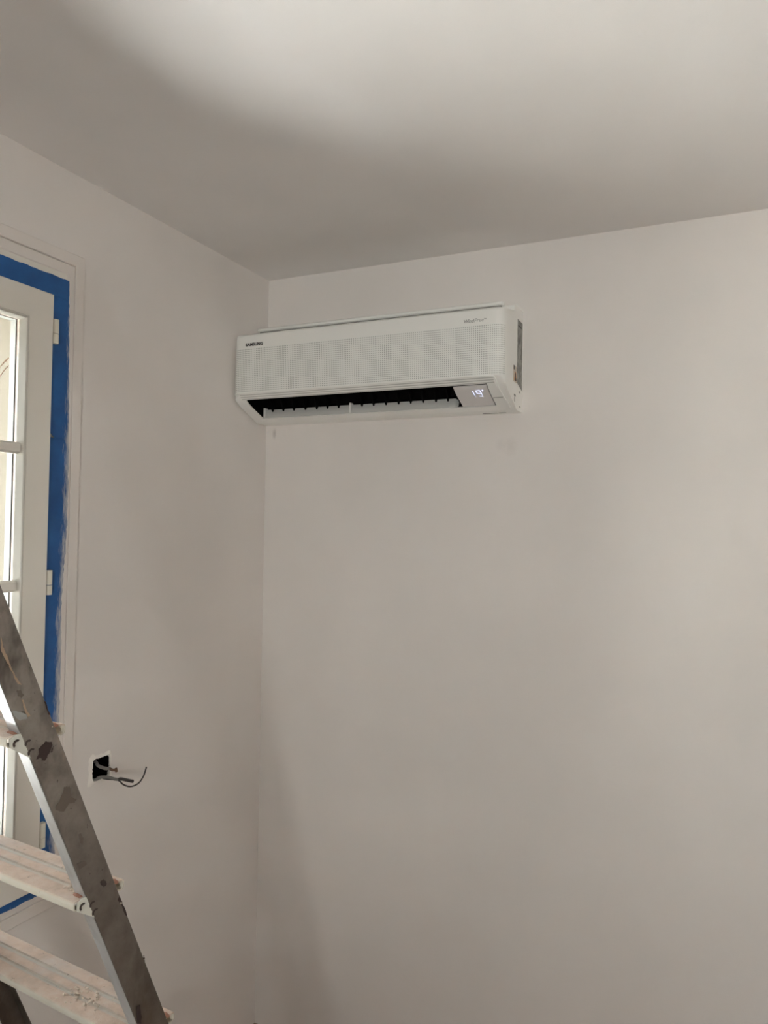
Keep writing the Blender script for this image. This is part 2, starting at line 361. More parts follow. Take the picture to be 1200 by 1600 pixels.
def sash(y0, y1, hinge_side):
    z0, z1 = 0.832, 2.203
    outer = (y0, y1, z0, z1); X = 0.020
    prof = [(0, 0.004), (0, X-0.002), (0.002, X), (0.0650, X), (0.0668, X-0.0008), (0.0675, X-0.0012), (0.0675, -0.028), (0.02, -0.028), (0.02, 0.004)]
    SN = {'right': 'sash_stile', 'left': 'sash_stile', 'top': 'sash_rail', 'bottom': 'sash_rail'}
    four(SN, outer, prof, M['upvc'], win, WO)
    bead = [(0.0677, -0.0), (0.0677, X+0.0005), (0.0695, X+0.0022), (0.0725, X+0.0022), (0.0742, X+0.0002), (0.0750, X-0.006), (0.0768, 0.0)]
    four('glazing_bead', outer, bead, M['bead'], win, WO)
    four('spacer_bar', outer, [(0.0677, -0.0085), (0.0677, -0.0012), (0.0752, -0.0012), (0.0752, -0.0085)], M['spacer'], win, WO)
    four('gasket', outer, [(0.0677, -0.0130), (0.0677, -0.0087), (0.0745, -0.0087), (0.0745, -0.0130)], M['gasket'], win, WO)
    four('outer_bead', outer, [(0.0677, -0.030), (0.0677, -0.0132), (0.0756, -0.0132), (0.0756, -0.030)], M['bead_out'], win, WO)
    ya, yb, za, zb = y0+0.0750, y1-0.0750, z0+0.0750, z1-0.0750
    zs = [za, 1.2195-0.0, 1.5275, 1.8360, zb]
    for z in zs[1:-1]:
        bm = bm_new(); A = [(0.0002, ya+0.002, z-0.0125), (0.008, ya+0.002, z-0.0125), (0.014, ya+0.002, z-0.008), (0.014, ya+0.002, z+0.008), (0.008, ya+0.002, z+0.0125), (0.0002, ya+0.002, z+0.0125)]
        prism(bm, A, [(a, yb-0.002, c) for a, _, c in A]); fin(bm, 'muntin', M['upvc'], win, off=WO)
    for a, b2 in zip(zs[:-1], zs[1:]):
        bm = bm_new(); box(bm, (-0.0010, ya-0.002, a+0.001), (-0.0001, yb+0.002, b2-0.001)); fin(bm, 'pane', M['glass'], win, off=WO)
    hy = y1 if hinge_side == 'right' else y0; s = 1 if hinge_side == 'right' else -1
    for zc in (2.119, 1.531, 0.949):
        for nm, za_, zb_ in (('hinge_knuckle', zc-0.0285, zc-0.0065), ('hinge_knuckle', zc-0.0050, zc+0.0285)):
            bm = bm_new(); cx, cyy = 0.013, hy + s*0.0105
            ring = [(cx+0.0072*math.copysign(abs(math.cos(t))**0.6, math.cos(t)), cyy+0.0072*math.copysign(abs(math.sin(t))**0.6, math.sin(t))) for t in [2*PI*(k+.5)/16 for k in range(16)]]
            prism(bm, [(x, y, za_) for x, y in ring], [(x, y, zb_) for x, y in ring]); h = fin(bm, nm, M['hinge'], win, off=WO, smooth=50)
        bm = bm_new(); box(bm, (0.008, hy + s*0.001, zc-0.012), (0.012, hy+s*0.006, zc+0.012)); fin(bm, 'hinge_leaf', M['gasket'], win, off=WO)
sash(-1.4295, -0.9245, 'right')
sash(-1.9355, -1.4305, 'left')
# printed sticker on the glass: an arc of brown marks
bm = bm_new()
c0 = onx(13, 572, 0.0006); 
def seg(bm, a, b2, r): tube(bm, [Vector(a), Vector(b2)], r, 5)
pts = spline([onx(px, py, 0.0006) for px, py in [(13, 571.5), (8, 577), (3.5, 583), (0, 589), (-5, 601), (-8, 615)]], 6); tube(bm, pts, 0.0007, 5)
for i, (px, py) in enumerate([(12.5, 561), (9.5, 563.5), (7, 566), (4.5, 568.5), (1.8, 572), (-1, 576), (-3.5, 580)]):
    for k, (ax, ay, bx_, by) in enumerate([(-.9, 1.9, .2, -2.2), (.2, -2.2, 1.3, -.6), (-.4, 0, .9, 1.2)][: 2 + i % 2]):
        seg(bm, onx(px+ax, py+ay, 0.0006), onx(px+bx_, py+by, 0.0006), 0.0006)
mk = mat('brown_print', (0.34, 0.16, 0.10), 0.7)
fin(bm, 'window_sticker', mk, win, off=WO)
# window sill outside
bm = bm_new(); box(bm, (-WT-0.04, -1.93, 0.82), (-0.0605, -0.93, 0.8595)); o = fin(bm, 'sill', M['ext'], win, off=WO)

# blue masking tape around the sash
def ragged_strip(name, path_outer, path_inner, label):
    bm = bm_new(); n = len(path_outer)
    for x in (0.0034, 0.0074):
        pass
    top = [[bm.verts.new((0.0074, *p)) for p in path_outer], [bm.verts.new((0.0074, *p)) for p in path_inner]]
    bot = [[bm.verts.new((0.0064, *p)) for p in path_outer], [bm.verts.new((0.0064, *p)) for p in path_inner]]
    for i in range(n-1):
        bm.faces.new((top[0][i], top[0][i+1], top[1][i+1], top[1][i])); bm.faces.new((bot[0][i], bot[0][i+1], bot[1][i+1], bot[1][i]))
        bm.faces.new((top[0][i], top[0][i+1], bot[0][i+1], bot[0][i])); bm.faces.new((top[1][i], top[1][i+1], bot[1][i+1], bot[1][i]))
    for i in (0, n-1): bm.faces.new((top[0][i], top[1][i], bot[1][i], bot[0][i]))
    o = fin(bm, name, M['tape'])
    return tag(o, label, 'tape', 'masking tape on the window frame')
rn = random.Random(3)
# right strip, upper and lower lengths (torn where they meet, y edges read from the photograph)
def yedge(z):
    k = [(2.25, -.8706), (2.1, -.8665), (1.95, -.8622), (1.86, -.8600), (1.75, -.8580), (1.62, -.8592), (1.52, -.8680), (1.40, -.8675), (1.3, -.8665), (1.1, -.868), (0.84, -.870)]
    for (za, ya), (zb, yb) in zip(k[:-1], k[1:]):
        if zb <= z <= za: return yb+(ya-yb)*(z-zb)/(za-zb)
    return k[-1][1]
zs = [2.2525-i*0.0085 for i in range(46)]
po = [(yedge(z)+rn.uniform(-.0012, .0012), z) for z in zs]; pi_ = [(-0.921, z) for z in zs]
pi_[-1] = (-0.900, zs[-1]-0.001); pi_[-2] = (-0.912, zs[-2])
ragged_strip('masking_tape', po, pi_, 'upper length of blue masking tape along the right side of the window sash')
z9 = zs[-1]+0.001
zs = [z9-i*0.0098 for i in range(109)]
po = [(yedge(z)+rn.uniform(-.0022, .0018), z) for z in zs]; pi_ = [(-0.921, z) for z in zs]
ragged_strip('masking_tape', po, pi_, 'long lower blue masking tape strip smeared with paint, right of the sash')
ys = [-0.8712-i*0.011 for i in range(100)]
po = [(y, 2.2526+rn.uniform(-.0012, .0012) - (0.007 if i == 0 else 0)) for i, y in enumerate(ys)]; pi_ = [(y, 2.2055) for y in ys]
for q in (po, pi_):
    for i in range(len(q)): q[i] = (q[i][0], q[i][1])
o = ragged_strip('masking_tape', po, pi_, 'blue masking tape strip along the top of the window sash'); o.location.x = 0.0012
ys = [-0.882-i*0.0105 for i in range(100)]
po = [(y, 0.8115+rn.uniform(-.0018, .0018)) for y in ys]; pi_ = [(y, 0.8295) for y in ys]
po[0] = (po[0][0], .822); po[1] = (po[1][0], .816)
o = ragged_strip('masking_tape', po, pi_, 'blue masking tape strip below the window sash, seen behind the ladder treads'); o.location.x = 0.0012

# window behind the photographer (light source of the room, out of view)
d2 = D.objects.new('window_2', None); COL.objects.link(d2); d2.location = ((FW[0]+FW[1])/2, YF-0.15, 0); struct(d2); o2 = d2.location.copy()
for x0, x1 in ((FW[0], FW[0]+0.06), (2.145, 2.205), (FW[1]-0.06, FW[1])):
    bm = bm_new(); box(bm, (x0, YF-0.18, FW[2]), (x1, YF-0.12, FW[3])); fin(bm, 'window_stile', M['upvc'], d2, off=o2)
for x0, x1 in ((FW[0]+0.06, 2.145), (2.205, FW[1]-0.06)):
    for z0, z1 in ((FW[2], FW[2]+0.06), (FW[3]-0.06, FW[3])):
        bm = bm_new(); box(bm, (x0, YF-0.18, z0), (x1, YF-0.12, z1)); fin(bm, 'window_rail', M['upvc'], d2, off=o2)
    bm = bm_new(); box(bm, (x0, YF-0.152, FW[2]+0.06), (x1, YF-0.149, FW[3]-0.06)); fin(bm, 'pane', M['glass'], d2, off=o2)
portal((-0.20, -1.43, 1.515), (0, math.radians(-90), 0), 1.31, 0.92)
portal(((FW[0]+FW[1])/2, YF-0.28, (FW[2]+FW[3])/2), (math.radians(90), 0, 0), FW[1]-FW[0], FW[3]-FW[2])

# ------------------------------------------------------------------ air conditioner
AO = Vector((0.4495, 0, 2.018))
ac = thing('air_conditioner', 'white wall-mounted split air conditioner with perforated front, high in the corner', 'air conditioner', AO)
X0, X1 = 0.005, 0.894
FD = 0.205
def dmax(x, F=FD, r=0.026):
    e = min(x-X0, X1-x)
    if e >= r: return F
    e = max(e, 0); return F - r + math.sqrt(max(0, r*r-(r-e)**2))
SLOPE = [(.205, 2.093), (.198, 2.083), (.185, 2.070), (.168, 2.0605), (.15, 2.052), (.13, 2.0440), (.11, 2.036), (.092, 2.0285), (.07, 2.018)]
def zslope(d):
    for (da, za), (db, zb) in zip(SLOPE[:-1], SLOPE[1:]):
        if db <= d <= da: return zb+(za-zb)*(d-db)/(da-db)
    return SLOPE[0][1] if d > .205 else SLOPE[-1][1]
ends = [0, .002, .006, .011, .018, .026]
xs = [X0+e for e in ends] + [0.0455, 0.8445] + [X1-e for e in ends[::-1]]
# outline of the housing: back top, lip, front, slope, bottom
def section(x):
    F = dmax(x)
    P = [(0, 2.317), (.086, 2.317), (.094, 2.312), (.098, 2.296), (F-.018, 2.2835), (F-.007, 2.2815), (F-.0015, 2.277), (F, 2.270), (F, 2.240), (F, 2.093)]
    for d, z in SLOPE[1:]:
        P.append((min(F, d-0.002), z+0.0025))
    P += [(.062, 2.018), (0, 2.018)]
    return [(x, -max(d, 0), z) for d, z in P]
bm = bm_new(); secs = [section(x) for x in xs]; R = [[bm.verts.new(p) for p in s] for s in secs]; n = len(R[0])
iS = 9
for a in range(len(xs)-1):
    hole = abs(xs[a]-0.0455) < 1e-6
    for i in range(n):
        if hole and 10 <= i <= 15: continue
        bm.faces.new((R[a][i], R[a][(i+1) % n], R[a+1][(i+1) % n], R[a+1][i]))
bm.faces.new(R[0]); bm.faces.new(R[-1][::-1])
fin(bm, 'housing', M['ac'], ac, off=AO, smooth=38)
# intake frame lip on the top, with a grey strip coloured as the gap's shade below it
def lip(x): return [(x, -.090, 2.3125), (x, -.113, 2.3120), (x, -.1170, 2.3150), (x, -.1165, 2.3200), (x, -.110, 2.3245), (x, -.090, 2.3245)]
bm = bm_new(); prism(bm, lip(0.036), lip(0.862)); fin(bm, 'intake_lip', M['ac'], ac, off=AO, bevel=0.0015)
bm = bm_new(); box(bm, (0.040, -.108, 2.290), (0.858, -.098, 2.3124)); fin(bm, 'intake_slot', M['slot'], ac, off=AO)
# perforated front panel, wrapping round both corners
def front_band(z0, z1, lift, trim):
    bm = bm_new(); rings = []
    prow = []
    fx = [X0+trim] + [X0+e for e in ends if e > trim] + [0.2, 0.45, 0.7] + [X1-e for e in ends[::-1] if e > trim] + [X1-trim]
    for x in fx:
        d = dmax(x)
        rings.append([(x, -d-lift, z0), (x, -d-lift, z1), (x, -d+0.001, z1), (x, -d+0.001, z0)])
    loft(bm, rings); return bm
fin(front_band(2.094, 2.2355, 0.0012, 0.001), 'perforated_panel', M['perf'], ac, off=AO, smooth=40)
# chin: frame round the air outlet on the sloping underside
def chin_edges(d): # left and right ends at this depth
    t = (0.205-d)/0.115
    return X0+0.004+0.008*t, 0.866+0.014*t
dl = [.2052, .198, .190, .185, .168, .15, .13, .11, .092, .084, .074]
cols = ['L', 0.0480, 0.8435, 'R']
bm = bm_new(); V = {}
def cv(i, j, lay):
    if (i, j, lay) in V: return V[i, j, lay]
    d = dl[i]; a, b2 = chin_edges(d); x_ = {'L': a, 'R': b2}.get(cols[j], cols[j]); d = min(d, dmax(x_)); x = {'L': a, 'R': b2}.get(cols[j], cols[j])
    z = zslope(min(d, .205)) - 0.0012 + (0.0034 if lay else 0); dd = d+0.0008 - (0.0020 if lay else 0)
    V[i, j, lay] = bm.verts.new((x, -dd, z)); return V[i, j, lay]
cells = {(i, j) for i in range(len(dl)-1) for j in range(3) if not (j == 1 and 2 <= i <= 7)}
for (i, j) in cells:
    for lay in (0, 1): bm.faces.new((cv(i, j, lay), cv(i, j+1, lay), cv(i+1, j+1, lay), cv(i+1, j, lay)))
    for (di, dj, p, q) in ((-1, 0, (i, j), (i, j+1)), (1, 0, (i+1, j), (i+1, j+1)), (0, -1, (i, j), (i+1, j)), (0, 1, (i, j+1), (i+1, j+1))):
        if (i+di, j+dj) not in cells: bm.faces.new((cv(*p, 0), cv(*q, 0), cv(*q, 1), cv(*p, 1)))
chin = fin(bm, 'outlet_surround', M['ac'], ac, off=AO, smooth=35)
# ribbed strip right above the outlet
bm = bm_new(); rr = []
for x in (0.034, 0.8655):
    rr.append([(x, -.2072, 2.0900), (x, -.2000, 2.0818), (x, -.1912, 2.0742), (x, -.1900, 2.0760), (x, -.2040, 2.0915)])
loft(bm, rr); fin(bm, 'ribbed_strip', M['rib'], ac, off=AO)
# thin bright bead where front turns into the chin
bm = bm_new(); 
tube(bm, [Vector((x, -dmax(x)-0.0012, 2.0925)) for x in (0.008, 0.012, 0.02, 0.031, 0.45, 0.84, 0.858)] + [Vector((0.866, -.2045, 2.0905)), Vector((0.869, -.197, 2.084)), Vector((0.872, -.168, 2.0605)), Vector((0.876, -.13, 2.0440)), Vector((0.880, -.096, 2.0300))], 0.0020, 8)
fin(bm, 'chin_bead', M['ac'], ac, off=AO, smooth=60)
# dark outlet trough
bm = bm_new()
T = [(.1905, 2.074), (.1905, 2.150), (.06, 2.150), (.06, 2.070), (.083, 2.030), (.0925, 2.0300)]
ra = [(0.0465, -d, z) for d, z in T]; rb = [(0.8435, -d, z) for d, z in T]
A = [bm.verts.new(p) for p in ra]; B = [bm.verts.new(p) for p in rb]
for i in range(5): bm.faces.new((A[i], A[i+1], B[i+1], B[i]))
bm.faces.new(A); bm.faces.new(B)
fin(bm, 'air_outlet', M['black'], ac, off=AO)
# louver blade
bm = bm_new(); BX0, BX1 = 0.0505, 0.7280
ring = [(.0905, 2.0295), (.0950, 2.0300), (.0945, 2.036), (.0915, 2.048), (.0870, 2.0570), (.0850, 2.0570), (.0870, 2.047)]
def bl(x, k=1.0, dz=0): return [(x, -d, 2.0295+(z-2.0295)*k+dz) for d, z in ring]
loft(bm, [bl(BX0, .6), bl(BX0+0.004, .85), bl(BX0+0.01), bl(BX1-0.012), bl(BX1-0.004, .82, .001), bl(BX1, .45, .004)])
fin(bm, 'louver_blade', M['ac_blade'], ac, off=AO, smooth=50)
for x in (0.0560, 0.373):
    bm = bm_new(); box(bm, (x-0.0028, -.0985, 2.031), (x+0.0028, -.080, 2.0625)); fin(bm, 'louver_tab', M['ac'], ac, off=AO, bevel=0.001)
proto = None
for x in (0.085, .126, .166, .209, .251, .290, .330, .412, .452, .494, .536, .576, .616, .657, .695):
    if proto is None:
        bm = bm_new()
        prism(bm, [(-.0022, -.100, 2.059), (-.0022, -.0905, 2.0480), (-.0022, -.080, 2.059), (-.0022, -.075, 2.085), (-.0022, -.11, 2.085)],
              [(.0022, -.100, 2.059), (.0022, -.0905, 2.0480), (.0022, -.080, 2.059), (.0022, -.075, 2.085), (.0022, -.11, 2.085)])
        proto = fin(bm, 'vane', M['black'], ac, off=(AO.x, AO.y, AO.z)); v = proto
    else:
        v = proto.copy(); COL.objects.link(v); v.parent = ac
    v.location = (x, 0, 0)
# display panel with the set temperature
pd = (0.1862, 0.0985); px0, px1 = 0.7445, 0.8410
def on_slope(d, out): return Vector((0, -d-0.45*out, zslope(d)-0.89*out))
bm = bm_new(); rr = []
dd = [pd[0], .168, .15, .13, .11, pd[1]]
ring_o = [on_slope(d, 0.0022) for d in dd] + [on_slope(d, -0.0020) for d in dd[::-1]]
def pr(x, k): return [Vector((x, p.y, p.z)) for p in ring_o]
loft(bm, [pr(px0, 0), pr(px1, 0)])
disp = fin(bm, 'display_panel', M['screen'], ac, off=AO, smooth=30)
for (a, b2, c, d) in ((px0-0.0012, px0, 0, 0),):
    pass
# seven segment digits on the panel
tdir = (on_slope(.13, 0)-on_slope(.16, 0)).normalized()   # downwards along the panel
def P2(x, s): # x world, s metres down from d=.17
    base = on_slope(.170, 0.0032); return Vector((x, base.y, base.z)) + tdir*s
def bar(bm, xa, sa, xb, sb, wd=0.0013):
    a, b2 = P2(xa, sa), P2(xb, sb); t = (b2-a).normalized(); nn_ = Vector((1, 0, 0)).cross(tdir).normalized(); s = t.cross(nn_).normalized()*wd
    e = t*wd*0.4; q = [a-e+s, a-e-s, b2+e-s, b2+e+s]
    prism(bm, q, [v + nn_*0.0006 for v in q])
bm = bm_new(); hh = 0.0280
xd = 0.7955; bar(bm, xd, 0.002, xd+.0012, hh*.46); bar(bm, xd+.0012, hh*.54, xd+.0024, hh-.001)
x0, x1 = 0.8060, 0.8165; k = .0024
segs9 = [(x0, 0, x1, 0), (x1+.001, .001, x1+.0016, hh*.47), (x1+.0018, hh*.53, x1+k+.0004, hh-.001), (x0+k, hh, x1+k-.001, hh), (x0+.0012, hh/2, x1+.001, hh/2), (x0-.0006, .001, x0, hh*.47)]
for s in segs9: bar(bm, *s)
fin(bm, 'digits', M['glow'], disp, off=AO)
bm = bm_new(); cx_ = 0.8250
for i in range(6):
    a1, a2 = 2*PI*i/6, 2*PI*(i+1)/6; bar(bm, cx_+.0018*math.cos(a1), .0005+.0018*math.sin(a1), cx_+.0018*math.cos(a2), .0005+.0018*math.sin(a2), .0007)
fin(bm, 'degree_mark', M['glow'], disp, off=AO)
# seams on the right of the display
bm = bm_new(); a = on_slope(.133, 0.0016); box(bm, (0.8445, a.y-0.0005, a.z-0.0006), (0.8735, a.y+0.0002, a.z+0.0003)); fin(bm, 'seam', M['gap'], ac, off=AO)
# lettering on the front band
fm = Matrix(((1, 0, 0, 0), (0, 0, -1, 0), (0, 1, 0, 0), (0, 0, 0, 1)))  # text plane x,z facing -y
def front_text(body, size, m_, x, z, wanted, shear=0, bold=0, spacing=1.0):
    o, wd = text(body, size, m_, 'lettering', ac, Matrix.Identity(4), shear, 0.0003, spacing, bold)
    k = wanted/wd; o.data.transform(Matrix.Translation((x-AO.x, -FD-0.0004-AO.y, z-AO.z)) @ fm @ Matrix.Diagonal((k, k*0.92 if not shear else k, 1, 1)))
front_text('SAMSUNG', 0.013, M['ink'], 0.0530, 2.2425, 0.0650, 0, 0.0007, 1.10)
front_text('Wind', 0.013, M['ink_light'], 0.7800, 2.2435, 0.0300, 0.2, 0.0002)
front_text('Free', 0.013, M['ink_pale'], 0.8105, 2.2435, 0.0265, 0.2)
front_text('™', 0.012, M['ink_light'], 0.8375, 2.2465, 0.0065)
# labels on the right flank
def flank(name, d0, d1, z0, z1, m_, lift=0.0006, parent=ac):
    bm = bm_new(); box(bm, (X1-0.0002, -d1, z0), (X1+lift, -d0, z1)); return fin(bm, name, m_, parent, off=AO)
rl = flank('rating_label', 0.008, 0.062, 2.098, 2.281, M['label_grey'])
flank('rating_line', 0.018, 0.056, 2.262, 2.266, M['ink'], 0.0009, rl)
bm = bm_new(); prism(bm, [(X1-0.0002, -.066, 2.0975), (X1-0.0002, -.010, 2.0975), (X1-0.0002, -.006, 2.082), (X1-0.0002, -.040, 2.090)], [(X1+.0008, -.066, 2.0975), (X1+.0008, -.010, 2.0975), (X1+.0008, -.006, 2.082), (X1+.0008, -.040, 2.090)]); fin(bm, 'label_shadow_line', M['ink_light'], rl, off=AO)
wl = flank('warning_label', 0.066, 0.104, 2.094, 2.140, M['label_paper'])
bm = bm_new(); prism(bm, [(X1+.0005, -.096, 2.098), (X1+.0005, -.072, 2.098), (X1+.0005, -.078, 2.122), (X1+.0005, -.090, 2.126)], [(X1+.0011, -.096, 2.098), (X1+.0011, -.072, 2.098), (X1+.0011, -.078, 2.122), (X1+.0011, -.090, 2.126)]); fin(bm, 'warning_mark', M['label_orange'], wl, off=AO)
for q in ((.074, .086, 2.098, 2.106), (.080, .087, 2.106, 2.120), (.094, .102, 2.128, 2.140)):
    flank('warning_ink', *q, M['ink'], 0.0013, wl)
flank('arrow_mark', 0.082, 0.089, 2.038, 2.058, M['ink_light'])
flank('arrow_mark', 0.077, 0.094, 2.054, 2.059, M['ink_light'])
flank('clip_mark', 0.026, 0.040, 2.071, 2.076, M['ink_light'])
flank('clip_mark', 0.022, 0.034, 2.030, 2.033, M['ink_light'])
# small print below
bm = bm_new(); box(bm, (0.782, -.030, 2.0174), (0.826, -.019, 2.0182)); fin(bm, 'small_print', M['ink_light'], ac, off=AO)
bm = bm_new(); box(bm, (0.832, -.032, 2.0174), (0.853, -.024, 2.0182)); fin(bm, 'small_print', M['ink_pale'], ac, off=AO)

# ------------------------------------------------------------------ step ladder (local: x towards the near stile, y backwards, z up)
DB = 1.0
T = Vector((-0.99357186, 0.11320321, 0)); Dd = Vector((0.11320321, 0.99357186, 0))
LO = Vector((0.59072653, -2.11126098, 0)) + Dd*DB
ldr = thing('step_ladder', 'dirty aluminium step ladder with plaster-dusted treads, in front of the window', 'ladder', LO, math.atan2(-T.y, -T.x))
LW = 0.478
def yc(z): return 1.2132-0.4275*z-DB    # middle of the stile at this height
SW = 0.0237                                     # half width measured level
def stile(name, x_web, s, z0, z1, ycf, slope, parent):
    """C channel: web at x_web, flanges running in direction s"""
    wv = [(-SW, .022), (-SW, 0.0010), (-SW+.0012, 0.0), (-SW*.35, 0.0), (-SW*.22, -.0012), (SW*.6, -.0012), (SW*.8, 0.0), (SW-.0012, 0), (SW, .0010), (SW, .022), (SW-.0022, .022), (SW-.0022, .0028), (-SW+.0022, .0028), (-SW+.0022, .022)]
    bm = bm_new(); loft(bm, [[(x_web + s*d, ycf(z)+w_, z) for w_, d in wv] for z in (z0, z1)])
    return fin(bm, name, M['stile'], parent, smooth=30)
def strip_on_stile(name, zlist, m_, front=True):
    pass
near = stile('stile', 0.0, -1, 0.02, 1.92, yc, .407, ldr)
far = stile('stile', -LW, 1, 0.02, 1.92, yc, .407, ldr)
# bare aluminium front flange of the near stile
for xw, s in ((0, -1), (-LW, 1)):
    bm = bm_new(); A = []
    for z in (0.03, 1.915):
        y = yc(z)-SW-0.0003
        A.append([(xw+s*0.0015, y, z), (xw+s*0.0222, y, z), (xw+s*0.0222, y-0.0008, z), (xw+s*0.0015, y-0.0008, z)])
    loft(bm, A); fin(bm, 'stile_flange', M['alu'], ldr)
for xw, nm in ((-0.011, 'near'), (-LW+0.011, 'far')):
    bm = bm_new(); A = []
    for z in (0.0, 0.07):
        y = yc(z); A.append([(xw-.014, y-SW-.004, z), (xw+.014, y-SW-.004, z), (xw+.014, y+SW+.004, z), (xw-.014, y+SW+.004, z)])
    loft(bm, A); fin(bm, 'rubber_foot', M['rubber'], ldr, bevel=0.003)
# treads
path = [(-.029, -.0125), (-.034, -.0150), (-.0385, -.0130), (-.040, -.0095), (-.040, -.0035), (-.0388, -.0008), (-.036, 0), (-.0165, 0), (-.0155, -.0022), (-.009, -.0022), (-.0080, 0), (.0080, 0), (.009, -.0022), (.0155, -.0022), (.0165, 0), (.036, 0), (.0388, -.0008), (.040, -.0035), (.040, -.0095), (.0385, -.0130), (.034, -.0150), (.029, -.0125)]
def sheet_ring(pts, th):
    out = []; P = [Vector((a, b2)) for a, b2 in pts]
    for i, p in enumerate(P):
        t = (P[min(i+1, len(P)-1)]-P[max(i-1, 0)]).normalized(); n_ = Vector((t.y, -t.x)); out.append(p+n_*th)
    return [tuple(p) for p in P] + [tuple(p) for p in out[::-1]]
RING = sheet_ring([(a*1.045, b2) for a, b2 in path], 0.0017)
bm = bm_new(); loft(bm, [[(x, a, b2) for a, b2 in RING] for x in (-LW+0.003, -0.0032)])
tread = fin(bm, 'tread', M['tread'], ldr, smooth=30)
# folded bracket with dark rivets at the front corner of the near end, red primer daubs, dried plaster
def plate(bm, pts, x0, x1): prism(bm, [(x0, a, b2) for a, b2 in pts], [(x1, a, b2) for a, b2 in pts])
def tread_children(par):
    bm = bm_new(); plate(bm, [(-.0375, -.003), (-.029, .0008), (-.0195, .0008), (-.0105, -.008), (-.0040, -.022), (-.0030, -.031), (-.0085, -.0335), (-.018, -.027), (-.030, -.019), (-.0375, -.0135)], -0.0031, -0.0008)
    br = fin(bm, 'bracket', M['bracket'], par)
    for (a, b2, r_, k) in ((-.0290, -.0105, .0055, 0.6), (-.0135, -.0135, .0050, 0.4), (-.0085, -.0260, .0055, 0.4)):
        bm = bm_new()
        for j in range(7):       # a dark open crescent: worn rim of the fold
            t0, t1 = PI*(0.15+k*0.3+j*0.13), PI*(0.15+k*0.3+(j+1)*0.13)
            plate(bm, [(a+r_*math.cos(t0), b2+r_*math.sin(t0)), (a+r_*math.cos(t1), b2+r_*math.sin(t1)), (a+(r_-.0026)*math.cos(t1), b2+(r_-.0026)*math.sin(t1)), (a+(r_-.0026)*math.cos(t0), b2+(r_-.0026)*math.sin(t0))], -0.0009, 0.0003)
        fin(bm, 'rivet_rim', M['dark_metal'], par)
    # primer daubs on top, near end
    for (xa, ya, lx, ly, hz) in ((-.0165, -.020, .0125, .0105, .0026), (-.0080, .0250, .0080, .0075, .0032)):
        bm = bm_new(); bmesh.ops.create_icosphere(bm, subdivisions=2, radius=1.0)
        for v_ in bm.verts:
            j = 1+0.25*math.sin(7*v_.co.x+3*v_.co.y); v_.co = Vector((xa+v_.co.x*lx*j, ya+v_.co.y*ly*j, 0.0002+v_.co.z*hz))
        fin(bm, 'primer_daub', M['rust'], par, smooth=60)
tread_children(tread)
TZ = [1.402, 1.160, 0.920]
allz = [1.643] + TZ + [0.679, 0.438, 0.197]
TOFF = 0.0
def place(o, z): o.location = (0, yc(z)+TOFF, z)
place(tread, TZ[1])
kids = list(tread.children); treads = {TZ[1]: tread}
for z in allz:
    if z == TZ[1]: continue
    t2 = tread.copy(); COL.objects.link(t2); t2.parent = ldr; place(t2, z); treads[z] = t2
    for ch in kids:
        c2 = ch.copy(); COL.objects.link(c2); c2.parent = t2
# crumbs of plaster lying on the two lower treads
def crumbs(par, spec, seed):
    r_ = random.Random(seed); bm = bm_new()
    for (cx0, cy0, sxx, syy, nn_, big) in spec:
        for _ in range(nn_):
            x, y, s = r_.gauss(cx0, sxx), max(-.034, min(.034, r_.gauss(cy0, syy))), r_.uniform(.0010, .0024)*big
            mt = Matrix.Translation((x, y, s*0.35)) @ Matrix.Rotation(r_.uniform(0, 6), 4, 'Z') @ Matrix.Diagonal((r_.uniform(.7, 1.8), 1, r_.uniform(.4, .8), 1))
            bmesh.ops.create_icosphere(bm, subdivisions=1, radius=s, matrix=mt)
    o = fin(bm, 'plaster_crumbs', M['crumb'], par); o['kind'] = 'stuff'
crumbs(treads[TZ[1]], [(-.040, -.018, .012, .006, 10, 1.5), (-.15, 0, .08, .02, 22, .7)], 4)
crumbs(treads[TZ[2]], [(-.155, -.012, .022, .009, 34, 1.25), (-.10, 0, .07, .018, 40, .7)], 5)
crumbs(treads[TZ[0]], [(-.06, 0, .04, .02, 12, .6)], 6)
# platform and rear frame (outside the picture)
bm = bm_new(); box(bm, (-LW-0.004, yc(1.92)-0.16, 1.925), (0.004, yc(1.92)+0.05, 1.95)); fin(bm, 'top_platform', M['tread'], ldr, bevel=0.004)
yb0, yb1 = yc(1.92)-0.13, yc(1.92)-0.90
for xw in (-0.03, -LW+0.03):
    bm = bm_new(); loft(bm, [[(xw-.010, yb1-.018, 0.0), (xw+.010, yb1-.018, 0.0), (xw+.010, yb1+.018, 0.0), (xw-.010, yb1+.018, 0.0)], [(xw-.010, yb0-.018, 1.925), (xw+.010, yb0-.018, 1.925), (xw+.010, yb0+.018, 1.925), (xw-.010, yb0+.018, 1.925)]])
    fin(bm, 'rear_leg', M['stile'], ldr)
for zz in (0.4, 1.1):
    yy = yb1+(yb0-yb1)*zz/1.925; bm = bm_new(); box(bm, (-LW+.04, yy-.012, zz-.012), (-.04, yy+.012, zz+.012)); fin(bm, 'cross_bar', M['alu'], ldr)
